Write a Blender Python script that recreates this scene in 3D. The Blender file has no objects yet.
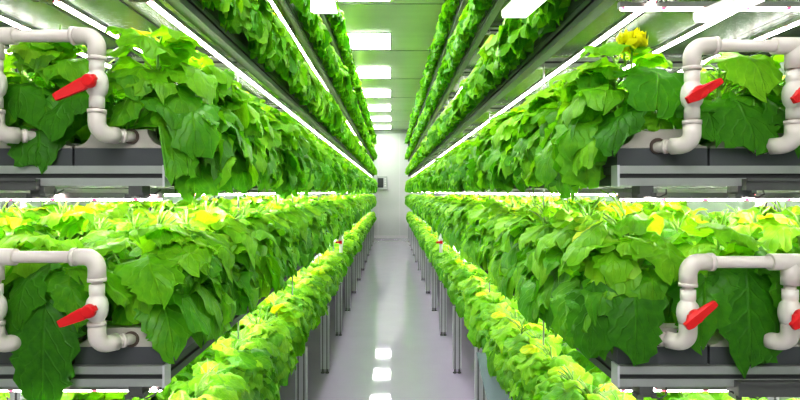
import bpy, bmesh, math, random
import numpy as np
from mathutils import Vector, Matrix
random.seed(7)
PI = math.pi
C = bpy.context.scene.collection
sc = bpy.context.scene
EYE = 1.645          # camera height
F = 560.0            # focal length in pixels of the 800 px wide frame
S = 0.527            # distance between shelves
YF = 1.49            # front face of the racks
YB = 19.7            # far end of the racks
YW = 20.0            # far wall
CEIL = 3.855
XW = 2.25            # side walls
ZB = [0.607 + S*k for k in range(6)]   # rail undersides, shelf 0..5
ROW = [0.72, 0.965, 1.21, 1.455]       # trough centre lines (distance from the aisle centre)
SHELF = ['lowest', 'second', 'eye-level', 'fourth', 'fifth', 'top']
ROWN = ['aisle-side', 'second', 'third', 'fourth']

# ------------------------------------------------------------------ materials
def new_mat(name):
    m = bpy.data.materials.new(name); m.use_nodes = True
    nt = m.node_tree; nt.nodes.clear()
    out = nt.nodes.new('ShaderNodeOutputMaterial')
    return m, nt, out
def N(nt, typ, **kw):
    n = nt.nodes.new(typ)
    for k, v in kw.items(): setattr(n, k, v)
    return n
def simple(name, col, rough=0.5, metal=0.0, noise=0.08, scale=12.0, bump=0.0, spec=0.5, stretch=None):
    m, nt, out = new_mat(name)
    b = N(nt, 'ShaderNodeBsdfPrincipled')
    b.inputs['Roughness'].default_value = rough; b.inputs['Metallic'].default_value = metal
    b.inputs['Specular IOR Level'].default_value = spec
    tc = N(nt, 'ShaderNodeTexCoord'); nz = N(nt, 'ShaderNodeTexNoise')
    nz.inputs['Scale'].default_value = scale; nz.inputs['Detail'].default_value = 4
    if stretch:
        mp = N(nt, 'ShaderNodeMapping'); mp.inputs['Scale'].default_value = stretch
        nt.links.new(tc.outputs['Object'], mp.inputs[0]); nt.links.new(mp.outputs[0], nz.inputs['Vector'])
    else: nt.links.new(tc.outputs['Object'], nz.inputs['Vector'])
    mx = N(nt, 'ShaderNodeMix', data_type='RGBA')
    mx.inputs[6].default_value = tuple(c*(1-noise) for c in col)+(1,)
    mx.inputs[7].default_value = tuple(min(1, c*(1+noise)) for c in col)+(1,)
    nt.links.new(nz.outputs[0], mx.inputs[0]); nt.links.new(mx.outputs[2], b.inputs['Base Color'])
    if bump:
        bp = N(nt, 'ShaderNodeBump'); bp.inputs['Strength'].default_value = bump; bp.inputs['Distance'].default_value = 0.01
        nt.links.new(nz.outputs[0], bp.inputs['Height']); nt.links.new(bp.outputs[0], b.inputs['Normal'])
    nt.links.new(b.outputs[0], out.inputs[0])
    return m
def math_n(nt, op, a, b=None, clamp=False):
    n = N(nt, 'ShaderNodeMath', operation=op); n.use_clamp = clamp
    for i, v in enumerate((a, b)):
        if v is None: continue
        if isinstance(v, (int, float)): n.inputs[i].default_value = v
        else: nt.links.new(v, n.inputs[i])
    return n.outputs[0]
def leaf_mat():
    m, nt, out = new_mat('leaf_green')
    uv = N(nt, 'ShaderNodeUVMap'); sp = N(nt, 'ShaderNodeSeparateXYZ'); nt.links.new(uv.outputs[0], sp.inputs[0])
    u = math_n(nt, 'ABSOLUTE', math_n(nt, 'SUBTRACT', math_n(nt, 'MULTIPLY', sp.outputs[0], 2.0), 1.0)); v = sp.outputs[1]
    rib = math_n(nt, 'SUBTRACT', 1.0, math_n(nt, 'MULTIPLY', u, 16.0), True)
    ph = math_n(nt, 'MULTIPLY', math_n(nt, 'SUBTRACT', v, math_n(nt, 'MULTIPLY', u, 0.42)), 34.0)
    lat = math_n(nt, 'POWER', math_n(nt, 'MAXIMUM', math_n(nt, 'SINE', ph), 0.0), 10.0)
    vein = math_n(nt, 'MAXIMUM', rib, math_n(nt, 'MULTIPLY', lat, 0.55))
    at = N(nt, 'ShaderNodeAttribute'); at.attribute_name = 'tint'
    tc = N(nt, 'ShaderNodeTexCoord'); nz = N(nt, 'ShaderNodeTexNoise'); nz.inputs['Scale'].default_value = 42; nz.inputs['Detail'].default_value = 3
    nt.links.new(tc.outputs['Object'], nz.inputs['Vector'])
    oi = N(nt, 'ShaderNodeObjectInfo')
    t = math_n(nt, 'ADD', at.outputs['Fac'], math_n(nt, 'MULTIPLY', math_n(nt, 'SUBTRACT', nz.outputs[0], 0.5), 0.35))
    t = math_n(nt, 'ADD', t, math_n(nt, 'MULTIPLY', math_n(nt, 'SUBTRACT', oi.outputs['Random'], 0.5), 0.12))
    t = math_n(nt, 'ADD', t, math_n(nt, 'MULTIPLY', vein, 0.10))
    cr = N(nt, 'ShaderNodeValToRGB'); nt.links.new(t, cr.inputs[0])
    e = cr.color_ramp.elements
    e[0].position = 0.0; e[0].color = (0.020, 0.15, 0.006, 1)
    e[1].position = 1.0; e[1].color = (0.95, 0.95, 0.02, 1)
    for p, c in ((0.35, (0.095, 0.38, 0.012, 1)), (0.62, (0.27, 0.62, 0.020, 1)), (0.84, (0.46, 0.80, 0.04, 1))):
        x = e.new(p); x.color = c
    b = N(nt, 'ShaderNodeBsdfPrincipled'); b.inputs['Roughness'].default_value = 0.38; b.inputs['Specular IOR Level'].default_value = 0.45
    tr = N(nt, 'ShaderNodeBsdfTranslucent')
    nt.links.new(cr.outputs[0], b.inputs['Base Color'])
    hs = N(nt, 'ShaderNodeMix', data_type='RGBA', blend_type='MULTIPLY'); hs.inputs[0].default_value = 1
    nt.links.new(cr.outputs[0], hs.inputs[6]); hs.inputs[7].default_value = (1.25, 1.2, 0.5, 1)
    nt.links.new(hs.outputs[2], tr.inputs[0])
    bp = N(nt, 'ShaderNodeBump'); bp.inputs['Strength'].default_value = 0.8; bp.inputs['Distance'].default_value = 0.006
    h = math_n(nt, 'SUBTRACT', math_n(nt, 'MULTIPLY', nz.outputs[0], 0.8), math_n(nt, 'MULTIPLY', vein, 0.6))
    nt.links.new(h, bp.inputs['Height']); nt.links.new(bp.outputs[0], b.inputs['Normal'])
    mx = N(nt, 'ShaderNodeMixShader'); mx.inputs[0].default_value = 0.44
    nt.links.new(b.outputs[0], mx.inputs[1]); nt.links.new(tr.outputs[0], mx.inputs[2]); nt.links.new(mx.outputs[0], out.inputs[0])
    return m
def emit(name, col, st, dots=False, axis=1):
    m, nt, out = new_mat(name)
    e = N(nt, 'ShaderNodeEmission'); e.inputs[1].default_value = st; e.inputs[0].default_value = col+(1,)
    if dots:
        tc = N(nt, 'ShaderNodeTexCoord'); sp = N(nt, 'ShaderNodeSeparateXYZ'); nt.links.new(tc.outputs['Object'], sp.inputs[0])
        fr = math_n(nt, 'FRACT', math_n(nt, 'MULTIPLY', sp.outputs[axis], 1/0.115))
        red = math_n(nt, 'LESS_THAN', fr, 0.12)
        edge = math_n(nt, 'GREATER_THAN', math_n(nt, 'ABSOLUTE', sp.outputs[1-axis]), 0.0035)
        red = math_n(nt, 'MULTIPLY', red, edge)
        mx = N(nt, 'ShaderNodeMix', data_type='RGBA'); nt.links.new(red, mx.inputs[0])
        mx.inputs[6].default_value = col+(1,); mx.inputs[7].default_value = (0.16, 0.015, 0.03, 1)
        nt.links.new(mx.outputs[2], e.inputs[0])
    nt.links.new(e.outputs[0], out.inputs[0])
    return m
M = {}
M['leaf'] = leaf_mat()
M['stem'] = simple('stem_green', (0.30, 0.52, 0.10), 0.5)
M['alu'] = simple('aluminium', (0.42, 0.43, 0.42), 0.38, 0.4, 0.06, 30, stretch=(1, .05, 1))
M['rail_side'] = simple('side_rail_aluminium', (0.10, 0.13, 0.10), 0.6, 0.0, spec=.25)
M['alu_dark'] = simple('aluminium_groove', (0.07, 0.07, 0.075), 0.5, 0.3)
M['post'] = simple('post_aluminium', (0.62, 0.62, 0.65), 0.4, 0.15)
M['post_groove'] = simple('post_groove', (0.2, 0.2, 0.21), 0.5)
M['trough'] = simple('trough_plastic', (0.085, 0.088, 0.098), 0.3, 0.0, 0.1, 9)
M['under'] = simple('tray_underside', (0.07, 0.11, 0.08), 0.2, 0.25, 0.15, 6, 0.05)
M['cap'] = simple('end_cap_plastic', (0.44, 0.41, 0.37), 0.45, 0, 0.16, 25)
M['lid'] = simple('trough_lid', (0.60, 0.60, 0.56), 0.5)
M['pvc'] = simple('pvc_plastic', (0.70, 0.64, 0.60), 0.32, 0, 0.04, 20)
M['valve'] = simple('valve_body_plastic', (0.77, 0.73, 0.69), 0.3, 0, 0.03, 20)
M['red'] = simple('red_handle_plastic', (0.72, 0.010, 0.016), 0.38, 0, 0.05, 20)
M['hole'] = simple('dark_socket', (0.09, 0.065, 0.05), 0.8)
M['bracket'] = simple('bracket_metal', (0.12, 0.12, 0.12), 0.5, 0.3)
M['floor'] = simple('epoxy_floor', (0.55, 0.49, 0.62), 0.04, 0, 0.05, 3.0, 0.04, spec=0.6)
M['ceil'] = simple('ceiling_panels', (0.62, 0.63, 0.64), 0.25, 0.1, 0.08, 1.5, 0.02, stretch=(.4, 3, 1))
M['soffit'] = simple('soffit_panel', (0.34, 0.36, 0.35), 0.18, 0.3, 0.05, 2)
M['wall'] = simple('wall_paint', (0.66, 0.66, 0.66), 0.5, 0, 0.02, 2)
M['sidewall'] = simple('side_wall_panel', (0.34, 0.44, 0.34), 0.5, 0, 0.1, 3)
M['trim'] = simple('trim_paint', (0.75, 0.72, 0.75), 0.5)
M['boxgrey'] = simple('control_housing', (0.45, 0.47, 0.47), 0.4)
M['screen'] = simple('control_screen', (0.03, 0.035, 0.04), 0.2)
M['white'] = simple('white_plastic', (0.8, 0.8, 0.8), 0.4)
M['led'] = emit('led_diffuser', (1.0, 0.96, 0.93), 46.0, True, 1)
M['ledx'] = emit('led_diffuser_cross', (1.0, 0.97, 0.95), 16.0, True, 0)
M['panel'] = emit('panel_diffuser', (1.0, 1.0, 1.0), 20.0)
M['reflection_white'] = emit('reflection_glow', (1.0, 1.0, 1.0), 3.0)  # glow that imitates the window reflections
def film():
    m, nt, out = new_mat('clear_blue_film')
    b = N(nt, 'ShaderNodeBsdfPrincipled'); b.inputs['Base Color'].default_value = (0.55, 0.75, 0.75, 1); b.inputs['Roughness'].default_value = 0.15
    t = N(nt, 'ShaderNodeBsdfTransparent'); t.inputs[0].default_value = (0.8, 0.93, 0.93, 1)
    mx = N(nt, 'ShaderNodeMixShader'); mx.inputs[0].default_value = 0.42
    nt.links.new(t.outputs[0], mx.inputs[1]); nt.links.new(b.outputs[0], mx.inputs[2]); nt.links.new(mx.outputs[0], out.inputs[0])
    return m
M['film'] = film()

# ------------------------------------------------------------------ helpers
def box(bm, x0, x1, y0, y1, z0, z1, mi=0):
    v = [bm.verts.new(p) for p in ((x0,y0,z0),(x1,y0,z0),(x1,y1,z0),(x0,y1,z0),(x0,y0,z1),(x1,y0,z1),(x1,y1,z1),(x0,y1,z1))]
    for q in ((0,3,2,1),(4,5,6,7),(0,1,5,4),(1,2,6,5),(2,3,7,6),(3,0,4,7)):
        f = bm.faces.new([v[i] for i in q]); f.material_index = mi
def prism(bm, prof, a0, a1, axis, mi=0, groove=None):
    """extrude a closed 2-D profile; axis 'x': profile (y,z); 'y': profile (x,z)"""
    def P(p, a): return (a, p[0], p[1]) if axis == 'x' else (p[0], a, p[1])
    A = [bm.verts.new(P(p, a0)) for p in prof]; B = [bm.verts.new(P(p, a1)) for p in prof]
    n = len(prof)
    for i in range(n):
        f = bm.faces.new([A[i], A[(i+1)%n], B[(i+1)%n], B[i]]); f.material_index = (1 if groove and i in groove else mi)
    for vs in (A, B[::-1]):
        f = bm.faces.new(vs); f.material_index = mi
def rail_profile(c, z0, z1, hw, face):
    """aluminium slot profile: outer faces at c+-hw with a groove in both; returns points and groove edges"""
    zm = (z0+z1)/2; g = (z1-z0)*0.11; d = hw*0.45
    pts = [(c-hw,z0),(c+hw,z0),(c+hw,zm-g),(c+hw-d,zm-g),(c+hw-d,zm+g),(c+hw,zm+g),(c+hw,z1),(c-hw,z1),(c-hw,zm+g),(c-hw+d,zm+g),(c-hw+d,zm-g),(c-hw,zm-g)]
    return pts, (2,3,4,8,9,10)
def ring(bm, c, n, r, seg, up):
    n = n.normalized(); a = n.cross(up)
    if a.length < 1e-4: a = n.cross(Vector((1,0,0)))
    a.normalize(); b = n.cross(a)
    return [bm.verts.new(c + (a*math.cos(2*PI*i/seg) + b*math.sin(2*PI*i/seg))*r) for i in range(seg)]
def tube(bm, pts, rad, seg=16, caps=True, up=Vector((0,1,0.01)), mi=0):
    pts = [Vector(p) for p in pts]
    if not isinstance(rad, (list, tuple)): rad = [rad]*len(pts)
    rings = []
    for i, p in enumerate(pts):
        d = (pts[min(i+1,len(pts)-1)] - pts[max(i-1,0)])
        if d.length < 1e-7: d = Vector((0,0,1))
        rings.append(ring(bm, p, d, rad[i], seg, up))
    for A, B in zip(rings, rings[1:]):
        for i in range(seg):
            f = bm.faces.new([A[i], A[(i+1)%seg], B[(i+1)%seg], B[i]]); f.smooth = True; f.material_index = mi
    if caps:
        bm.faces.new(rings[0][::-1]).material_index = mi; bm.faces.new(rings[-1]).material_index = mi
def lathe(bm, c, axis, prof, seg=20, mi=0):
    """prof: list of (distance along axis, radius)"""
    c = Vector(c); ax = Vector(axis).normalized()
    up = Vector((0,1,0.01)) if abs(ax.y) < .9 else Vector((0.01,0,1))
    rings = [ring(bm, c+ax*t, ax, max(r,1e-4), seg, up) for t, r in prof]
    for A, B in zip(rings, rings[1:]):
        for i in range(seg):
            f = bm.faces.new([A[i], A[(i+1)%seg], B[(i+1)%seg], B[i]]); f.material_index = mi
            f.smooth = True
    bm.faces.new(rings[0][::-1]).material_index = mi; bm.faces.new(rings[-1]).material_index = mi
def obj(name, bm, mats, parent=None, loc=None, fix=True, bevel=0):
    if fix: bmesh.ops.recalc_face_normals(bm, faces=bm.faces)
    me = bpy.data.meshes.new(name); bm.to_mesh(me); bm.free()
    for m in (mats if isinstance(mats, (list, tuple)) else [mats]): me.materials.append(m)
    o = bpy.data.objects.new(name, me); C.objects.link(o)
    if parent: o.parent = parent
    if loc: o.location = loc
    if bevel:
        b = o.modifiers.new('bevel', 'BEVEL'); b.width = bevel; b.segments = 2; b.limit_method = 'ANGLE'
    return o
def empty(name, loc=(0,0,0)):
    o = bpy.data.objects.new(name, None); o.empty_display_size = .05; C.objects.link(o); o.location = loc; return o
def tag(o, label, cat, group=None, kind=None):
    o['label'] = label; o['category'] = cat
    if group: o['group'] = group
    if kind: o['kind'] = kind
    return o
def structure(name, bm, m, label, cat):
    o = obj(name, bm, m); tag(o, label, cat, kind='structure'); return o

# ------------------------------------------------------------------ room
b = bmesh.new(); box(b, -XW, XW, -2.2, YW+.1, -.1, 0); structure('floor', b, M['floor'], 'glossy grey epoxy floor running down the aisle', 'floor')
b = bmesh.new(); box(b, -XW, XW, -2.2, YW+.1, CEIL, CEIL+.1)
y = 0.6
while y < YW:
    y += 1.085
ceil = structure('ceiling', b, M['ceil'], 'grey green reflective ceiling above the aisle', 'ceiling')
b = bmesh.new(); box(b, -XW-.1, -XW, -2.2, YW+.1, 0, CEIL); structure('wall_left', b, M['sidewall'], 'pale green side wall behind the left rack', 'wall')
b = bmesh.new(); box(b, XW, XW+.1, -2.2, YW+.1, 0, CEIL); structure('wall_right', b, M['sidewall'], 'pale green side wall behind the right rack', 'wall')
b = bmesh.new(); box(b, -XW, XW, YW, YW+.1, 0, CEIL)
structure('wall_back', b, M['wall'], 'off-white wall closing the far end of the aisle', 'wall')
b = bmesh.new(); box(b, -XW, XW, -2.3, -2.2, 0, CEIL); structure('wall_front', b, M['wall'], 'plain wall behind the viewpoint', 'wall')
b = bmesh.new(); box(b, -XW, XW, YW-.02, YW, 0, .09); structure('baseboard_back', b, M['trim'], 'pale baseboard along the far wall', 'baseboard')
for i, x in enumerate((-.46, .30)):
    b = bmesh.new(); box(b, x-.008, x+.008, YW-.008, YW, .09, CEIL); structure('trim_%d' % (i+1), b, M['trim'], 'thin vertical joint strip on the far wall, %s side' % ('door' if i else 'control box'), 'trim')
b = bmesh.new(); box(b, -XW, XW, YW-.03, YW, CEIL-.12, CEIL); structure('trim_3', b, M['boxgrey'], 'grey strip where far wall meets ceiling', 'trim')
for sx, nm in ((-1, 'left'), (1, 'right')):
    b = bmesh.new(); x0, x1 = sorted((sx*.62, sx*.66)); box(b, x0, x1, YF, YW-.02, 3.58, CEIL-.002)
    structure('trim_%d' % (4 if sx < 0 else 5), b, M['soffit'], 'smooth grey fascia panel between %s rack top and ceiling' % nm, 'fascia')
for i in range(9):       # joints between the ceiling panels
    y = 4.4 + 2.17*i
    if y > YW: break
    b = bmesh.new(); box(b, -.62, .62, y-.01, y+.01, CEIL-.006, CEIL); structure('trim_%d' % (6+i), b, M['soffit'], 'narrow joint strip across the ceiling, number %d from the front' % (i+1), 'trim')

# control box on the far wall
root = empty('control_panel', (-.30, YW-.02, 1.97)); tag(root, 'grey wall-mounted control box with dark screen on the far wall', 'control box')
b = bmesh.new(); box(b, -.20, .17, -.12, .02, -.24, .24); obj('housing', b, M['boxgrey'], root, bevel=.012)
b = bmesh.new(); box(b, -.17, .03, -.128, -.118, -.17, .17); obj('screen', b, M['screen'], root)
b = bmesh.new()
for k in range(4): box(b, .07, .12, -.135, -.118, -.12+k*.08, -.08+k*.08)
obj('button', b, M['white'], root)
# ceiling light panels
near = [7.76 + 2.17*i for i in range(-4, 6)]
for i, y in enumerate(near):
    root = empty('ceiling_light', (-.31, y+.42, CEIL))
    tag(root, 'flat white ceiling light panel, %s along the aisle from the front' % ['first','second','third','fourth','fifth','sixth','seventh','eighth','ninth','tenth'][i], 'ceiling light', 'ceiling light panels over the aisle')
    b = bmesh.new(); box(b, -.305, .305, -.43, .43, -.012, -.001); obj('light_frame', b, M['white'], root)
    b = bmesh.new(); box(b, -.285, .295, -.41, .41, -.020, -.0125); obj('diffuser', b, M['panel'], root)

# ------------------------------------------------------------------ racks
def build_rack(sx):
    nm = 'left' if sx < 0 else 'right'
    root = empty('grow_rack', (sx*1.1, YF, 0))
    tag(root, 'tall aluminium shelving rack of six planted shelves, %s side of the aisle' % nm, 'rack')
    def part(name, bm, m, parent=root, **k):
        o = obj(name, bm, m, None, **k); o.parent = parent
        o.matrix_parent_inverse = Matrix.Translation(-Vector((sx*1.1, YF, 0))); return o
    X = lambda a: sx*a
    zl = [z for z in ZB]
    for k, z in enumerate(zl):
        b = bmesh.new(); pts, g = rail_profile(YF-.0, z, z+.053, .02, 0); x0, x1 = sorted((X(.60), X(1.62))); prism(b, pts, x0, x1, 'x', 0, g); part('front_rail', b, [M['alu'], M['alu_dark']])
        b = bmesh.new(); x0, x1 = sorted((X(.594), X(.600))); box(b, x0, x1, YF-.021, YF+.021, z-.002, z+.055)
        part('rail_end_plate', b, M['post'])
        for xx in (.622, 1.60):
            b = bmesh.new(); pts, g = rail_profile(X(xx), z, z+.053, .02, 0); prism(b, pts, YF+.02, YB, 'y', 0, g); part('side_rail', b, [M['rail_side'], M['alu_dark']])
    ys = [YF+.10] + [2.41+1.34*i for i in range(13)]
    for y in ys:
        p0 = None
        for xx, top in ((.60, ZB[0]), (1.62, 3.6)):
            b = bmesh.new(); x0, x1 = X(xx)-.038, X(xx)+.038
            w = .038; g = .005
            prof = []                                    # grooved 80 x 40 post section
            c = X(xx)
            sec = [(-w,-.02),(-w/2-g,-.02),(-w/2-g,-.012),(-w/2+g,-.012),(-w/2+g,-.02),(w/2-g,-.02),(w/2-g,-.012),(w/2+g,-.012),(w/2+g,-.02),(w,-.02),(w,.02),(-w,.02)]
            A = [b.verts.new((c+p[0], y+p[1], .04)) for p in sec]; B = [b.verts.new((c+p[0], y+p[1], top)) for p in sec]
            for i in range(len(sec)):
                f = b.faces.new([A[i], A[(i+1)%12], B[(i+1)%12], B[i]]); f.material_index = 1 if i in (1,2,3,5,6,7) else 0
            b.faces.new(A); b.faces.new(B)
            p = part('post', b, [M['post'], M['post_groove']])
            b = bmesh.new()
            for q in (-.02, .02):
                lathe(b, (c+q, y, 0), (0,0,1), [(0,.018),(.008,.018),(.012,.008),(.045,.008)], 10)
            part('levelling_foot', b, M['bracket'], p)
            C_ = p.children[0]; C_.matrix_parent_inverse = Matrix.Identity(4)
        if y < 2: continue
        b = bmesh.new(); tube(b, [(X(.665), y+.03, ZB[0]+.05), (X(.665), y+.03, 3.6)], .004, 8); part('hanger_rod', b, M['alu'])
        if y > 2 and y < 16:
            for k, z in enumerate(zl[:5]):
                b = bmesh.new(); pts, g = rail_profile(y+.06, z+.004, z+.045, .02, 0); x0, x1 = sorted((X(.645), X(1.58))); prism(b, pts, x0, x1, 'x', 0, g); part('cross_rail', b, [M['alu'], M['alu_dark']])
    # cable channels and lamp brackets under the front rails
    for k, (a0, a1) in {2: (.92, 1.6), 1: (.90, 1.6)}.items():
        z = zl[k]
        if sx < 0 and k == 1: continue
        b = bmesh.new(); x0, x1 = sorted((X(a0), X(a1))); box(b, x0, x1, YF-.04, YF-.021, z-.012 if k == 2 else z-.02, z+.018); box(b, x0, x1, YF-.046, YF-.040, z+.012, z+.02)
        part('cable_channel', b, M['bracket'])
    for k in (1, 2, 3):
        for xx in (.672, .93):
            b = bmesh.new(); c = X(xx); z = zl[k]
            box(b, c-.018, c+.018, YF-.018, YF+.03, z-.028, z); box(b, c-.026, c-.010, YF-.022, YF+.01, z-.034, z-.022); box(b, c+.012, c+.024, YF-.022, YF+.01, z-.03, z-.018)
            tube(b, [(c+.01, YF-.02, z-.024), (c+.03, YF-.024, z-.03), (c+.05, YF-.02, z-.022), (c+.06, YF, z-.01)], .0022, 6)
            part('lamp_bracket', b, M['bracket'])
    return root
racks = [build_rack(-1), build_rack(1)]

# ------------------------------------------------------------------ troughs
def cap_profile(c):
    pts = []; hw = .119; zt = .104; zb = .053; r = .045
    pts.append((c-hw, zb))
    for i in range(7):
        a = PI/2*i/6; pts.append((c-hw + r*(1-math.cos(a))*1.0, zb+.004 + (zt-zb-.004)*math.sin(a)))
    # concave shoulder: mirror the arc
    L = [(c-hw, zb), (c-hw, zb+.006)]
    for i in range(1, 7):
        a = PI/2*i/6; L.append((c-hw + r*math.sin(a), zb+.006 + (zt-zb-.006)*(1-math.cos(a))))
    R = [(2*c-x, z) for x, z in L[::-1]]
    return L + R
def build_trough(sx, row, k, full):
    nm = 'left' if sx < 0 else 'right'
    c = sx*ROW[row]; z = ZB[k]
    root = empty('growing_trough', (c, YF, z))
    tag(root, '%s trough, %s shelf of the %s rack, grey with beige end cap' % (ROWN[row], SHELF[k], nm), 'trough', 'growing troughs on the %s rack' % nm)
    def part(name, bm, m, **kw):
        o = obj(name, bm, m, None, **kw); o.parent = root; o.matrix_parent_inverse = Matrix.Translation(-Vector((c, YF, z))); return o
    b = bmesh.new(); box(b, c-.1195, c+.1195, YF-.004, YB, z+.0535, z+.100)
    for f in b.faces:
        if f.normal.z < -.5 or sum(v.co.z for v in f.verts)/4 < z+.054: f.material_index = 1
    part('trough_body', b, [M['trough'], M['under']])
    b = bmesh.new(); prism(b, [(x, zz+z+.047) for x, zz in cap_profile(c)], YF-.006, YF+.05, 'y'); part('end_cap', b, M['cap'], bevel=.002)
    b = bmesh.new(); lathe(b, (c - sx*(.032 if sx < 0 else .014) + sx*row*.013, YF-.0055, z + {(-1, 2): .131, (1, 2): .106, (-1, 1): .121, (1, 1): .125}.get((sx, k), .12)), (0,-1,0), [(0,.021),(.004,.021),(.0045,.016)], 20); part('inlet_socket', b, M['hole'])
    b = bmesh.new(); box(b, c-.10, c+.10, YF+.05, YB, z+.1005, z+.118); part('trough_lid', b, M['lid'])
for sx in (-1, 1):
    for k in range(6):
        for r in range(4):
            if k == 5 and r > 0: continue
            if k == 4 and r > 1: continue
            build_trough(sx, r, k, True)

# ------------------------------------------------------------------ LED strips
def led_meshes(L, axis):
    hb = bmesh.new(); db = bmesh.new()
    if axis == 'y':
        prism(hb, [(-.010,.0),(.010,.0),(.007,.016),(-.007,.016)], 0, L, 'y')
        prism(db, [(-.008,-.0005),(-.005,-.006),(.005,-.006),(.008,-.0005)], .006, L-.006, 'y')
    else:
        prism(hb, [(-.010,.0),(.010,.0),(.007,.016),(-.007,.016)], 0, L, 'x')
        prism(db, [(-.008,-.0005),(-.005,-.006),(.005,-.006),(.008,-.0005)], .006, L-.006, 'x')
    out = []
    for n, b, m in (('lamp_housing', hb, M['alu']), ('diffuser', db, M['led' if axis == 'y' else 'ledx'])):
        bmesh.ops.recalc_face_normals(b, faces=b.faces)
        me = bpy.data.meshes.new(n); b.to_mesh(me); b.free(); me.materials.append(m); out.append((n, me))
    return out
LM = led_meshes(1.33, 'y'); LX = led_meshes(1.0, 'x')
def led(loc, meshes, label, group):
    root = empty('led_grow_lamp', loc); tag(root, label, 'grow lamp', group)
    for n, me in meshes:
        o = bpy.data.objects.new(n, me); C.objects.link(o); o.parent = root
ORD = ['first','second','third','fourth','fifth','sixth','seventh','eighth','ninth','tenth','eleventh','twelfth','thirteenth','fourteenth','fifteenth','sixteenth','seventeenth','eighteenth','nineteenth','twentieth','21st','22nd','23rd','24th','25th','26th','27th','28th','29th','30th','31st','32nd','33rd','34th','35th']
LEDX = {-1: [.66, .915, 1.165, 1.42], 1: [.715, .985, 1.25, 1.51]}
rest = []
for sx in (-1, 1):
    nm = 'left' if sx < 0 else 'right'
    for k in range(6):
        z = (ZB[k+1] if k < 5 else ZB[5]+S*.72) - .022
        for r, xx in enumerate(LEDX[sx]):
            if k == 5 and r > 0: continue
            if k == 4 and r > 1: continue
            for j in range(13):
                y = YF+.03 + 1.345*j
                loc = (sx*xx, y, z)
                if r == 0 or j < (3 if r == 1 else 2) and k < 4:
                    led(loc, LM, 'white LED strip, %s lamp from front, %s line above %s shelf, %s rack' % (ORD[j], ROWN[r], SHELF[k], nm), 'LED strips in the %s rack' % nm)
                else: rest.append(loc)
    for k in (1, 2, 3):
        if sx < 0 and k == 3: continue
        led((.63 if sx > 0 else -1.63, YF+.06, ZB[k]-.034), LX, 'white LED strip lying crosswise under the front of the %s shelf, %s rack' % (SHELF[k], nm), 'crosswise LED strips')
b = bmesh.new()
for x, y, z in rest:
    box(b, x-.013, x+.013, y, y+1.33, z, z+.016, 0); box(b, x-.010, x+.010, y+.006, y+1.32, z-.006, z-.0005, 1)
tag(obj('led_grow_lamp_rows', b, [M['alu'], M['ledw'] if 'ledw' in M else emit('led_far_rows', (1,.97,.94), 30.0)]), 'white LED strips hung deep inside the shelves of both racks', 'grow lamps', kind='stuff')

# window reflections imitated by small added glowing panels, two hung on wires
def add_reflection(x0, x1, y0, y1, z, label, skew=0.0, rods=True):
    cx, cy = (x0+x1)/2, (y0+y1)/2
    root = empty('window_reflection', (cx, cy, z)); tag(root, label, 'reflection')
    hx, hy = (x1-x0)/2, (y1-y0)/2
    for n, z0, z1, e, m in (('lamp_housing', .001, .02, .003, 'white'), ('diffuser', -.006, 0, 0, 'reflection_white')):  # housing and diffuser are made up to carry the reflection
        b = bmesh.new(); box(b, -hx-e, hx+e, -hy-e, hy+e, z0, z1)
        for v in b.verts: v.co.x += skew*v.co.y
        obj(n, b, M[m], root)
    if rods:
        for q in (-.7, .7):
            b = bmesh.new(); tube(b, [(0, q*hy, .015), (0, q*hy, CEIL-z)], .002, 6); obj('added_wire', b, M['alu'], root)
add_reflection(-.585, -.36, 2.9, 3.75, EYE+1.2, 'wide white window reflection built as glowing panel beside the left rack over the aisle')
add_reflection(.395, .475, 1.66, 1.91, EYE+.6, 'small white window reflection built as glowing panel beside the right rack over the aisle', -.12)
add_reflection(.845, .893, 1.36, 1.53, EYE+.47, 'short window reflection, glowing panel slanting under the front of the fourth shelf, right rack', -.17, False)

# ------------------------------------------------------------------ PVC manifolds
YP = 1.415; KP = F/YP
def px(x, y): return ((x-391)/KP, EYE + (192-y)/KP)
def arc(c, r, a0, a1, n=8):
    return [(c[0]+r*math.cos(a0+(a1-a0)*i/n), YP, c[1]+r*math.sin(a0+(a1-a0)*i/n)) for i in range(n+1)]
def valve(root, x, z, ang, lf, ls, off=.03):
    b = bmesh.new()
    lathe(b, (x, YP, z-.062), (0,0,1), [(0,.0195),(.022,.0195),(.024,.0185),(.030,.0185),(.038,.024),(.05,.0275),(.062,.0285),(.074,.0275),(.086,.024),(.094,.0185),(.10,.0185),(.102,.0195),(.124,.0195)], 24)
    lathe(b, (x, YP-.02, z), (0,-1,0), [(0,.016),(.013,.015)], 16)
    v = obj('valve', b, M['valve'], None); v.parent = root; v.matrix_parent_inverse = root.matrix_basis.inverted()
    b = bmesh.new()
    lathe(b, (0, 0, 0), (0,-1,0), [(0,.017),(.014,.0165),(.019,.013)], 20)
    # tapered lever plate in the xz plane
    up = [(-lf,-.010),(-lf+.012,-.0125),(-.018,-.015),(ls-.004,-.0085),(ls,-.006),(ls,.006),(ls-.004,.0085),(-.018,.0155),(-lf+.01,.0125),(-lf,.010)]
    A = [b.verts.new((p[0], -.004-(.012 if p[0] < -lf*.6 else 0), p[1])) for p in up]; B = [b.verts.new((p[0], -.016-(.012 if p[0] < -lf*.6 else 0), p[1])) for p in up]
    for i in range(len(up)): b.faces.new([A[i], A[(i+1)%len(up)], B[(i+1)%len(up)], B[i]])
    b.faces.new(A); b.faces.new(B[::-1])
    h = obj('valve_handle', b, M['red'], None, bevel=.002)
    h.parent = v; h.matrix_parent_inverse = Matrix.Identity(4)
    h.matrix_basis = Matrix.Translation((x, YP-.033, z)) @ Matrix.Rotation(-ang, 4, 'Y')
    h.matrix_parent_inverse = root.matrix_basis.inverted() @ Matrix.Identity(4)
    v.matrix_parent_inverse = root.matrix_basis.inverted(); h.matrix_parent_inverse = Matrix.Identity(4)
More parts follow.
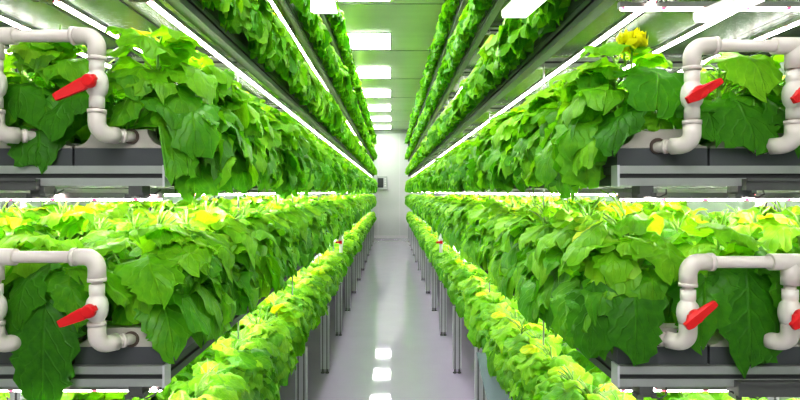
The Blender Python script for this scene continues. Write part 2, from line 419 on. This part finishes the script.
def manifold(sx, hpy, vpx, vpy, bpy_, label, dirn, ang, lf, ls, slope=0):
    """header at pixel row hpy, first drop at pixel column vpx, valve centre row vpy, bottom elbow row bpy_"""
    x, zh = px(vpx, hpy); zv = px(vpx, vpy)[1]; zb = px(vpx, bpy_)[1]
    root = empty('pipe_manifold', (x, YP, zb)); tag(root, label, 'pipes')
    inv = root.matrix_basis.copy(); inv = Matrix.Translation(-Vector((x, YP, zb)))
    def part(name, b, m):
        o = obj(name, b, m, None); o.parent = root; o.matrix_parent_inverse = inv; return o
    pitch = .258; out = sx
    drops = [x + out*pitch*i for i in range(3)]
    R = .030; rf = .0215; rp = .0148
    # header pipe
    b = bmesh.new(); tube(b, [(drops[0]+out*.03, YP, zh), (drops[2]-out*.03, YP, zh)], rp+.0005, 18); part('header_pipe', b, M['pvc'])
    for i, dx in enumerate(drops):
        b = bmesh.new()
        if i in (0, 2):
            o = out if i == 0 else -out
            pts = [(dx + o*.058, YP, zh), (dx+o*.030, YP, zh)]
            for q in range(1, 8):
                a = PI/2*q/8; pts.append((dx + o*(.030-.030*math.sin(a)), YP, zh-.030*(1-math.cos(a))))
            pts += [(dx, YP, zh-.030), (dx, YP, zh-.058)]
            tube(b, pts, rf, 20)
            tube(b, [(dx+o*.052, YP, zh), (dx+o*.062, YP, zh)], rf+.0018, 20)
            tube(b, [(dx, YP, zh-.052), (dx, YP, zh-.062)], rf+.0012, 20)
            part('elbow_fitting', b, M['pvc'])
        else:
            tube(b, [(dx-.052, YP, zh), (dx+.052, YP, zh)], rf, 20); tube(b, [(dx, YP, zh), (dx, YP, zh-.058)], rf-.0004, 20)
            part('tee_fitting', b, M['pvc'])
        b = bmesh.new(); tube(b, [(dx, YP, zh-.03), (dx, YP, zb+.02)], rp-.001, 16); part('drop_pipe', b, M['pvc'])
        v = bmesh.new()
        lathe(v, (dx, YP, zv-.060), (0,0,1), [(0,.0185),(.024,.0185),(.026,.0175),(.030,.0178),(.038,.0235),(.05,.0265),(.060,.0272),(.070,.0265),(.082,.0235),(.090,.0178),(.094,.0175),(.096,.0185),(.120,.0185)], 24)
        lathe(v, (dx, YP-.02, zv), (0,-1,0), [(0,.014),(.014,.0135)], 16)
        vo = part('valve', v, M['valve'])
        h = bmesh.new()
        lathe(h, (0, 0, 0), (0,-1,0), [(0,.0175),(.012,.017),(.017,.013)], 20)
        up = [(-lf,-.008),(-lf+.012,-.0105),(-.016,-.0155),(ls-.006,-.0085),(ls,-.006),(ls,.006),(ls-.006,.0085),(-.016,.0155),(-lf+.01,.0105),(-lf,.009)]
        A = [h.verts.new((p[0], -.003-(.010 if p[0] < -lf*.6 else 0), p[1])) for p in up]; B = [h.verts.new((p[0], -.014-(.010 if p[0] < -lf*.6 else 0), p[1])) for p in up]
        for q in range(len(up)): h.faces.new([A[q], A[(q+1)%len(up)], B[(q+1)%len(up)], B[q]])
        h.faces.new(A); h.faces.new(B[::-1])
        bmesh.ops.transform(h, matrix=Matrix.Translation((dx, YP-.033, zv)) @ Matrix.Rotation(-ang, 4, 'Y'), verts=h.verts)
        ho = obj('valve_handle', h, M['red'], None, bevel=.0015); ho.parent = vo; ho.matrix_parent_inverse = Matrix.Identity(4)
        # bottom elbow turning into the trough
        b = bmesh.new(); dv = Vector((dirn*.62, .78, 0)).normalized()
        pts = [Vector((dx, YP, zb+.058)), Vector((dx, YP, zb+.030))]
        for q in range(1, 8):
            a = PI/2*q/8; pts.append(Vector((dx, YP, zb+.030-.030*math.sin(a))) + dv*.030*(1-math.cos(a)))
        pts += [Vector((dx, YP, zb)) + dv*.030, Vector((dx, YP, zb)) + dv*.052]
        tube(b, pts, rf, 20, up=Vector((-dv.y, dv.x, 0)))
        tube(b, [(dx, YP, zb+.052), (dx, YP, zb+.062)], rf+.0015, 20)
        part('elbow_fitting', b, M['pvc'])
        b = bmesh.new(); e0 = Vector((dx, YP, zb)) + dv*.050; e1 = Vector((dx, YP, zb)) + dv*.093
        tube(b, [e0, e1], rp, 16, up=Vector((0,0,1))); tube(b, [e0+dv*.012, e0+dv*.020], rp+.004, 16, up=Vector((0,0,1)))
        part('inlet_pipe', b, M['pvc'])
manifold(-1, 36, 97, 84, 134, 'white PVC pipe arch with red valves at left rack, eye-level shelf', 1, math.radians(30), .088, .022)
manifold(-1, 257, 97, 308, 346, 'white PVC pipe arch with red valves at left rack, second shelf', 1, math.radians(24), .072, .022)
manifold(1, 46, 692, 95, 145, 'white PVC pipe arch with red valves at right rack, eye-level shelf', -1, math.radians(30), .046, .058)
manifold(1, 262, 688, 313, 344, 'white PVC pipe arch with red valves at right rack, second shelf', -1, math.radians(36), .040, .058)

# small drain fittings far down the side of the second shelf
for sx in (-1, 1):
    nm = 'left' if sx < 0 else 'right'
    root = empty('drain_valve', (sx*.50, 5.6, 1.10)); tag(root, 'small white drain pipe with red valve halfway down the %s rack' % nm, 'valve')
    b = bmesh.new(); tube(b, [(0,0,.13),(0,0,.0),(0,0,-.06)], [.018,.018,.018], 12); lathe(b, (0,0,.02), (0,0,1), [(0,.018),(.02,.026),(.05,.026),(.07,.018)], 12); tube(b, [(0,0,.12),(sx*.10,0,.12)], .018, 12); obj('drain_pipe', b, M['white'], root)
    b = bmesh.new(); box(b, -.05, .012, -.045, -.03, .035, .055); box(b, -.012, .012, -.035, -.015, .03, .06); obj('valve_handle', b, M['red'], root)
# translucent film hanging from the right rack
b = bmesh.new(); nu, nv = 8, 10; vv = []
for j in range(nv+1):
    t = j/nv
    for i in range(nu+1):
        s = i/nu; yy = 2.95 + .0*t; 
        x = .45 + .06*t*t*1.0 + .12*t + (.62-.45)*s*(1-.15*t); z = .80 - .62*t
        vv.append(b.verts.new((x, yy - .05*s + .012*math.sin(5*t+3*s), z)))
for j in range(nv):
    for i in range(nu):
        a = j*(nu+1)+i; f = b.faces.new([vv[a], vv[a+1], vv[a+nu+2], vv[a+nu+1]]); f.smooth = True
tag(obj('plastic_sheet', b, M['film']), 'clear bluish plastic sheet hanging below the lowest shelf, right rack', 'plastic sheet')

# ------------------------------------------------------------------ plants
def leaf_arrays(rng, P, az, pitch, L, W, nu, nv, tint, curl=0.9, fold=0.25, wav=1.0, jag=True):
    us = np.linspace(-1, 1, nu+1); vs = np.linspace(0, 1, nv+1)
    U, V = np.meshgrid(us, vs)
    w = np.sin(PI*np.clip(V, 0, 1)**0.62)**0.62
    w = np.maximum(w, 0.02)
    w[0, :] = 0.16; w[-1, :] = 0.03
    if jag:
        alt = np.where(np.arange(nv+1) % 2 == 0, 1.0, -1.0)[:, None]
        w = w*(1 + 0.085*alt) * (1 + .10*np.sin(V*PI*3.2+.4))
    ph = rng.uniform(0, 6.28, 4)
    X = U*w*W/2
    back = -0.16*L*np.abs(U)**1.3*(1-V)**2          # heart-shaped base
    ang = pitch - curl*V*V*0.9 - curl*0.25*V
    dS = np.diff(vs, prepend=0)
    s = np.cumsum(np.cos(ang)*dS[:, None], axis=0)*L; h = np.cumsum(np.sin(ang)*dS[:, None], axis=0)*L
    ax = np.abs(U)
    Z = h - fold*ax**1.6*W*0.5 + wav*0.05*W*np.sin(V*9+ph[0])*ax + wav*0.085*W*np.sin(V*14+ph[1]+U*2)*ax**2 + wav*.03*W*np.sin(U*4+ph[2])*np.sin(V*6+ph[3])
    Y = s + back*np.cos(pitch)
    Z = Z + back*np.sin(pitch)
    a1, a2, a3 = rng.uniform(3, 7, 3)
    Z = Z + wav*W*.035*(np.sin(a1*U+ph[1]+3*V) * np.cos(a2*2*V+ph[2]) + .7*np.sin(a3*1.6*U+ph[3])*np.sin(13*V+ph[0]))
    roll = rng.uniform(-.35, .35)
    X2 = X*math.cos(roll) - (Z-h)*math.sin(roll); Z2 = h + (Z-h)*math.cos(roll) + X*math.sin(roll)
    ca, sa = math.cos(az), math.sin(az)
    wx = P[0] + Y*ca - X2*sa; wy = P[1] + Y*sa + X2*ca; wz = P[2] + Z2
    co = np.stack([wx, wy, wz], -1).reshape(-1, 3)
    idx = np.arange((nu+1)*(nv+1)).reshape(nv+1, nu+1)
    q = np.stack([idx[:-1, :-1], idx[:-1, 1:], idx[1:, 1:], idx[1:, :-1]], -1).reshape(-1, 4)
    uvv = np.stack([(U+1)/2, V], -1).reshape(-1, 2)
    tt = np.full(len(co), tint)
    return co, q, uvv, tt
D = math.radians
def leaf_specs(rng, n, edge, top=.31, front=False, hang=0):
    """list of (P, az, pitch, L, W, tint, curl); edge: the aisle lies towards -x"""
    out = []
    for i in range(n):
        h = ((i+.5)/n)
        h = h**0.8
        if edge and rng.random() < .62: az = PI + rng.normal(0, .75)
        elif front and rng.random() < .5: az = -PI/2 + rng.normal(0, .7)
        else: az = rng.uniform(0, 2*PI)
        r = (1-h)*.10 + .035 + rng.uniform(-.02, .03)
        z = .03 + h*(top-.02) + rng.uniform(-.03, .03)
        pitch = math.radians(-52 + 78*h + rng.uniform(-18, 18))
        if h > .85: pitch = math.radians(rng.uniform(15, 60))
        L = rng.uniform(.10, .165)*(1 - .25*max(0, h-.6)/.4)
        W = L*rng.uniform(.82, 1.08)
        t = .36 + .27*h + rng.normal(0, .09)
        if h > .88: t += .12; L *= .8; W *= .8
        if h > .8 and rng.random() < .08: t = .76
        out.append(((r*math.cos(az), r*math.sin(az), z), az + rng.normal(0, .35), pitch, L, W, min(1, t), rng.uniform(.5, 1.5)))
    for i in range(hang):
        az = PI + rng.uniform(-1.25, 1.25); d = rng.uniform(.08, .14)
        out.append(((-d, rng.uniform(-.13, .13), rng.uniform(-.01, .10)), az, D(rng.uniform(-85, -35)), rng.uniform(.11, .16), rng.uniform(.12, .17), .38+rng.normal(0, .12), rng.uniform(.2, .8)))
    return out
def build_mesh(name, parts, mats):
    co, q, uv, tt, off = [], [], [], [], 0
    for c, f, u, t in parts:
        co.append(c); q.append(f+off); uv.append(u); tt.append(t); off += len(c)
    co = np.concatenate(co); q = np.concatenate(q); uv = np.concatenate(uv); tt = np.concatenate(tt)
    me = bpy.data.meshes.new(name)
    me.vertices.add(len(co)); me.vertices.foreach_set('co', co.astype(np.float32).ravel())
    me.loops.add(len(q)*4); me.loops.foreach_set('vertex_index', q.astype(np.int32).ravel())
    me.polygons.add(len(q)); me.polygons.foreach_set('loop_start', np.arange(0, len(q)*4, 4, dtype=np.int32))
    me.polygons.foreach_set('use_smooth', np.ones(len(q), dtype=bool))
    l = me.uv_layers.new(name='UVMap'); l.data.foreach_set('uv', uv[q.ravel()].astype(np.float32).ravel())
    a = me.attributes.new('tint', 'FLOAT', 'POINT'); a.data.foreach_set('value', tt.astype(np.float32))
    me.update(calc_edges=True); me.validate()
    for m in mats: me.materials.append(m)
    return me
def petioles(specs, rng):
    b = bmesh.new()
    tube(b, [(0,0,-.02), (.004,.0,.10), (-.004,.006,.22), (0,0,.29)], [.007,.006,.0045,.003], 6, up=Vector((0,1,0)))
    for (P, az, pitch, L, W, t, cu) in specs:
        P = Vector(P); z0 = max(0, P.z-.06); a = Vector((0,0,z0)); m = (a+P)/2 + Vector((0,0,.012))
        tube(b, [a, m, P], [.003,.0026,.0022], 5, up=Vector((.1,1,0)))
    bmesh.ops.recalc_face_normals(b, faces=b.faces)
    me = bpy.data.meshes.new('stems'); b.to_mesh(me); b.free(); me.materials.append(M['stem']); return me
def squash(co, dmax, zlow, front, scale=1.0):
    co = co.copy()
    if dmax is not None:                      # slide the whole leaf back before trimming what is left
        co[:, 0] += .9*max(0, (-co[:, 0]).max() - dmax*1.0)
    i = co[:, 2].argmax(); high = zlow == -.101; sl = 1.6 if high else .62
    t0 = (.335 if zlow < -.1 else .30) - (sl*max(0, -co[i, 0]-.02) if dmax is not None else 0)
    co[:, 2] -= .9*max(0, co[i, 2]-t0+.01); co[:, 2] += .9*max(0, zlow+.01-co[:, 2].min())
    d = -co[:, 0]
    if dmax is not None:
        over = np.maximum(0, d - dmax*.9); d2 = np.where(over > 0, dmax*.9 + dmax*.25*np.tanh(over/(dmax*.25)), d); co[:, 0] = -d2
        ztop = (.335 if zlow < -.1 else .30) - sl*np.maximum(0, d2-.02)
    else: ztop = np.full(len(d), .30)
    zz = co[:, 2]; soft = .02
    zz = np.where(zz > ztop-soft, ztop-soft + soft*np.tanh((zz-ztop+soft)/soft) + .006*np.sin(40*co[:, 1]+31*d), zz)
    lo = np.full(len(d), zlow)
    if front:
        lo = np.where((co[:, 1] < -.09) & (co[:, 0] > -.08), .03, lo)
        co[:, 1] = np.where(co[:, 1] < -.12, -.12 - .045*np.tanh((-.12-co[:, 1])/.045), co[:, 1])
    zz = np.where(zz < lo+soft, lo+soft + soft*np.tanh((zz-lo-soft)/soft) + .006*np.sin(35*co[:, 1]+27*d), zz)
    co[:, 2] = zz
    return co
def variant(seed, n, edge, nu, nv, front=False, top=.31, extra=(), dmax=None, zlow=0.0, hang=0):
    rng = np.random.default_rng(seed)
    sp = leaf_specs(rng, n, edge, top, front, hang) + list(extra)
    parts = [leaf_arrays(rng, P, az, pi_, L, W, nu, nv, t, cu) for (P, az, pi_, L, W, t, cu) in sp]
    parts = [(squash(p[0], dmax, zlow, front), p[1], p[2], p[3] + (.12 if zlow == -.101 else 0)) for p in parts]  # upper shelves: leaf tint raised to imitate light from the aisle
    return sp, parts, rng
EDGE, INNER, FRONT = {0: [], 1: [], 2: [], 3: []}, [], {0: [], 1: [], 2: [], 3: []}
CL = {0: (.15, -.03, 3), 1: (.19, -.05, 6), 2: (.20, -.20, 15), 3: (.165, -.101, 12)}      # how far leaves lean over the aisle and how low they hang, by shelf
def pair(v): sp, parts, rng = v; return (build_mesh('foliage', parts, [M['leaf']]), petioles(sp, rng))
for c in CL:
    for i in range(6): EDGE[c].append(pair(variant(100+i+c*20, 40, True, 8, 10, dmax=CL[c][0], zlow=CL[c][1], hang=CL[c][2])))
    for i in range(2): FRONT[c].append(pair(variant(300+i, 38, True, 8, 12, True, dmax=CL[c][0], zlow=CL[c][1], hang=CL[c][2])))
for i in range(5): INNER.append(pair(variant(200+i, 34, False, 6, 9)))
FRONT_L = {}
for c in CL:      # corner plants of the left rack: the front faces +y before they are turned round
    sp, parts, rng = variant(340+c, 38, True, 8, 12, False, dmax=CL[c][0], zlow=CL[c][1], hang=CL[c][2])
    parts = [(np.stack([p[0][:, 0], np.where(p[0][:, 1] > .12, .12 + .045*np.tanh((p[0][:, 1]-.12)/.045), p[0][:, 1]), np.where((p[0][:, 1] > .09) & (p[0][:, 0] > -.08), np.maximum(p[0][:, 2], .035), p[0][:, 2])], -1),)+p[1:] for p in parts]
    FRONT_L[c] = (build_mesh('foliage', parts, [M['leaf']]), petioles(sp, rng))
FRONT_I = [pair(variant(320+i, 34, False, 8, 12, True)) for i in range(3)]
LOD_E = {c: [variant(400+i+c*10, 30, True, 4, 5, dmax=CL[c][0], zlow=CL[c][1], hang=CL[c][2])[1] for i in range(5)] for c in CL}
LOD_I = [variant(440+i, 18, False, 2, 4)[1] for i in range(4)]
ZP = .165 - .047 + .0       # foot of a plant above the rail underside
PITCH = .235
def plant_rot(sx, rnd, full):
    base = 0 if sx > 0 else PI
    return base + rnd*(.5 if not full else PI)
stuff_parts = []
Y0 = YF + .13
count = 0
for sx in (-1, 1):
    nm = 'left' if sx < 0 else 'right'
    for k in range(6):
        for r in range(4):
            if k == 5 and r > 0: continue
            if k == 4 and r > 1: continue
            nmax = {0: [14, 22, 25, 17, 12, 5][k], 1: [3, 7, 7, 3, 0, 0][k], 2: [1, 5, 5, 1, 0, 0][k], 3: [0, 5, 5, 0, 0, 0][k]}[r]
            n = int((YB-.15-Y0)/PITCH)
            for j in range(n):
                rnd = random.Random(sx*7919 + k*613 + r*97 + j*13)
                x = sx*(ROW[r] - (.05 if r == 0 else 0)) + rnd.uniform(-.015, .015); yy = Y0 + j*PITCH + rnd.uniform(-.03, .03)
                z = ZB[k] + ZP; s = rnd.uniform(.88, 1.08)
                sz = s*(.86 if sx > 0 and k >= 2 else 1.13 if k == 1 else .97)
                rz = plant_rot(sx, rnd.uniform(-1, 1), r > 0)
                if j < nmax:
                    if j == 0: me, st = FRONT[min(k, 3)][(k+sx) % 2] if r == 0 else FRONT_I[(r+k) % 3]; rz = 0 if (sx > 0 or r) else PI
                    elif r == 0: me, st = EDGE[min(k, 3)][rnd.randrange(6)]
                    else: me, st = INNER[rnd.randrange(5)]
                    if j == 0 and sx < 0 and r == 0: me, st = FRONT_L[min(k, 3)]
                    if j < 8:
                        root = empty('leafy_plant', (x, yy, z)); root.rotation_euler = (0, 0, rz); root.scale = (s, s, sz)
                        for nme, mm in (('foliage', me), ('stem', st)):
                            o = bpy.data.objects.new(nme, mm); C.objects.link(o); o.parent = root
                    else:
                        root = bpy.data.objects.new('leafy_plant', me); C.objects.link(root); root.location = (x, yy, z); root.rotation_euler = (0, 0, rz); root.scale = (s, s, sz)
                    tag(root, 'leafy green plant, %s rack, %s shelf, %s trough, %s from the front' % (nm, SHELF[k], ROWN[r], ORD[j]), 'plant', 'leafy plants on the %s shelf of the %s rack' % (SHELF[k], nm))
                    count += 1
                else:
                    if r > 0 and yy > (9 if k in (1, 2) else 6): continue
                    if r == 3 and k in (0, 4): continue
                    src = LOD_E[min(k, 3)][rnd.randrange(5)] if r == 0 else LOD_I[rnd.randrange(4)]
                    c, sn = math.cos(rz)*s, math.sin(rz)*s
                    dt = rnd.uniform(-.06, .06)
                    for co, q, uv, tt in src:
                        w = np.stack([co[:, 0]*c - co[:, 1]*sn + x, co[:, 0]*sn + co[:, 1]*c + yy, co[:, 2]*sz + z], -1)
                        stuff_parts.append((w, q, uv, np.clip(tt+dt, 0, 1)))
me = build_mesh('leafy_plant_rows', stuff_parts, [M['leaf']])
so = bpy.data.objects.new('leafy_plant_rows', me); C.objects.link(so)
tag(so, 'dense rows of leafy green plants receding along both racks', 'plants', kind='stuff')
print('individual plants', count, 'stuff faces', len(me.polygons))

# big drooping leaves hanging over the front rails, each plant its own
def special(x, y, z, specs, label, name='leafy_plant', seed=1):
    rng = np.random.default_rng(seed)
    parts = [leaf_arrays(rng, P, az, pi_, L, W, 12, 16, t, cu, fold=.18, wav=.8) for (P, az, pi_, L, W, t, cu) in specs]
    for p in parts:
        yv = p[0][:, 1]; yv[:] = np.where(yv < -.07, -.07 - .03*np.tanh((-.07-yv)/.03), yv)
    root = empty(name, (x, y, z)); tag(root, label, 'plant')
    o = bpy.data.objects.new('foliage', build_mesh('foliage', parts, [M['leaf']])); C.objects.link(o); o.parent = root
    b = bmesh.new()
    for (P, az, pi_, L, W, t, cu) in specs:
        P = Vector(P); a = Vector((0, .06, 0)); m = (a+P)/2 + Vector((0, 0, .03)); tube(b, [a, m, P], [.004,.0035,.003], 6, up=Vector((.1, 1, 0)))
    obj('stem', b, M['stem'], root)
D = math.radians
z2 = ZB[1]+ZP; z3 = ZB[2]+ZP
special(-.90, YF+.05, z2, [((0, -.085, .10), D(-85), D(-70), .27, .20, .12, .35), ((-.03, -.05, .20), D(-110), D(-40), .18, .15, .22, .8), ((.05, -.06, .17), D(-60), D(-30), .16, .14, .35, .8), ((.11, -.04, .19), D(-50), D(-10), .17, .16, .5, .8)],
        'plant with a big dark leaf drooping over the front of the second shelf, left rack', seed=3)
special(.66, YF+.05, z2, [((-.02, -.06, .16), D(-100), D(-62), .22, .16, .22, .5), ((-.08, .0, .14), D(-150), D(-60), .20, .15, .3, .5), ((.04, -.03, .26), D(-80), D(-10), .19, .19, .62, .7), ((-.06, .02, .26), D(-160), D(0), .15, .14, .6, .8)],
        'plant with drooping leaves at the aisle corner of second shelf, right rack', seed=4)
special(.93, YF+.05, z2, [((0, -.07, .20), D(-92), D(-75), .26, .22, .14, .3), ((-.10, -.06, .17), D(-120), D(-55), .19, .17, .28, .6), ((.08, -.05, .22), D(-60), D(-50), .18, .17, .3, .6), ((-.03, .0, .29), D(-100), D(10), .17, .18, .6, .7)],
        'plant with wide dark leaves hanging behind the pipe arch, second shelf, right rack', seed=5)
special(.70, YF+.06, z3, [((.0, -.04, .20), D(-95), D(-20), .18, .20, .38, .8), ((-.06, -.04, .10), D(-130), D(-30), .17, .16, .25, .8), ((.1, -.03, .12), D(-70), D(-25), .17, .16, .3, .8), ((-.05, .02, .27), D(-140), D(5), .16, .17, .6, .7)],
        'plant with broad leaves at the aisle corner of eye-level shelf, right rack', seed=6)
special(.93, YF+.06, z3, [((-.04, -.04, .24), D(-60), D(-15), .21, .18, .6, .8), ((-.04, -.05, .12), D(-70), D(-25), .22, .20, .25, .7), ((.07, -.04, .12), D(-60), D(-30), .2, .18, .2, .7), ((.12, -.03, .25), D(-50), D(5), .18, .17, .55, .7)],
        'plant with broad leaves inside the pipe arch, eye-level shelf, right rack', seed=7)
special(-.76, YF+.06, z3, [((.06, -.03, .17), D(-70), D(5), .16, .14, .45, .9), ((-.07, -.04, .14), D(-120), D(-30), .17, .16, .3, .8), ((.12, -.02, .13), D(-50), D(-15), .15, .15, .4, .8)],
        'plant with round leaves behind the pipe elbow, eye-level shelf, left rack', seed=8)
special(-.97, YF+.06, z3, [((.03, -.03, .10), D(-75), D(-55), .18, .18, .2, .6), ((-.07, -.04, .16), D(-120), D(-30), .19, .16, .3, .8), ((.08, -.02, .22), D(-60), D(0), .17, .15, .5, .8)],
        'plant with leaves drooping over the second trough, eye-level shelf, left rack', seed=9)
special(-.71, YF+.06, z2, [((.05, -.03, .22), D(-60), D(-20), .18, .17, .45, .8), ((.08, -.02, .12), D(-45), D(-50), .18, .15, .35, .5), ((-.05, -.04, .25), D(-110), D(-5), .17, .15, .5, .8)],
        'plant with leaves over the end cap corner, second shelf, left rack', seed=10)
# the tall plant with a yellow ruffled head
root = empty('yellow_topped_plant', (.655, YF+.05, z3)); tag(root, 'tall plant with bright yellow ruffled top leaf, eye-level shelf, right rack', 'plant')
rng = np.random.default_rng(11); parts = []
H = (632-391)/F*(YF+.02) - .655
hz = EYE + (192-46)/F*(YF+.02) - z3
for i in range(18):
    az = 2*PI*i/18*2.6
    parts.append(leaf_arrays(rng, (H, -.03, hz-.008), az, D((2, 40, 78)[i % 3]), (.046, .046, .038)[i % 3], .07, 6, 6, 1.0, (-.5, .1, .6)[i % 3], fold=-.25, wav=2.2, jag=False))
o = bpy.data.objects.new('yellow_leaf_head', build_mesh('yellow_leaf_head', parts, [M['leaf']])); C.objects.link(o); o.parent = root; o['label'] = 'bright yellow ruffled leaf head'
b = bmesh.new(); tube(b, [(0, 0, 0), (H*.4, -.01, hz*.5), (H, -.03, hz)], [.006,.004,.003], 8); obj('stem', b, M['stem'], root)

# unseen fill light added behind the viewpoint to brighten pipes and rack fronts
la = bpy.data.lights.new('front_fill_light', 'AREA'); la.shape = 'RECTANGLE'; la.size = 2.6; la.size_y = 1.0; la.energy = 45; la.color = (1, .97, .95)
lo = bpy.data.objects.new('front_fill_light', la); C.objects.link(lo); lo.location = (0, -1.6, 3.2); lo.rotation_euler = (math.radians(62), 0, 0)
# ------------------------------------------------------------------ world, camera
w = bpy.data.worlds.new('World'); sc.world = w; w.use_nodes = True
w.node_tree.nodes['Background'].inputs[0].default_value = (.9, .95, 1, 1); w.node_tree.nodes['Background'].inputs[1].default_value = .3
cam = bpy.data.cameras.new('camera'); co = bpy.data.objects.new('camera', cam); C.objects.link(co)
co.location = (0, 0, EYE); co.rotation_euler = (PI/2, 0, 0)
cam.sensor_width = 36; cam.lens = 36*F/800; cam.shift_x = (400-391)/800; cam.shift_y = -(200-192)/800; cam.clip_end = 60; cam.clip_start = .05
sc.camera = co
sc.view_settings.view_transform = 'Standard'; sc.view_settings.look = 'None'; sc.view_settings.exposure = 0.42; sc.view_settings.gamma = 0.84
sc.cycles.max_bounces = 8; sc.cycles.diffuse_bounces = 4; sc.cycles.glossy_bounces = 4; sc.cycles.transmission_bounces = 4; sc.cycles.transparent_max_bounces = 8
sc.cycles.sample_clamp_indirect = 6; sc.cycles.use_denoising = True
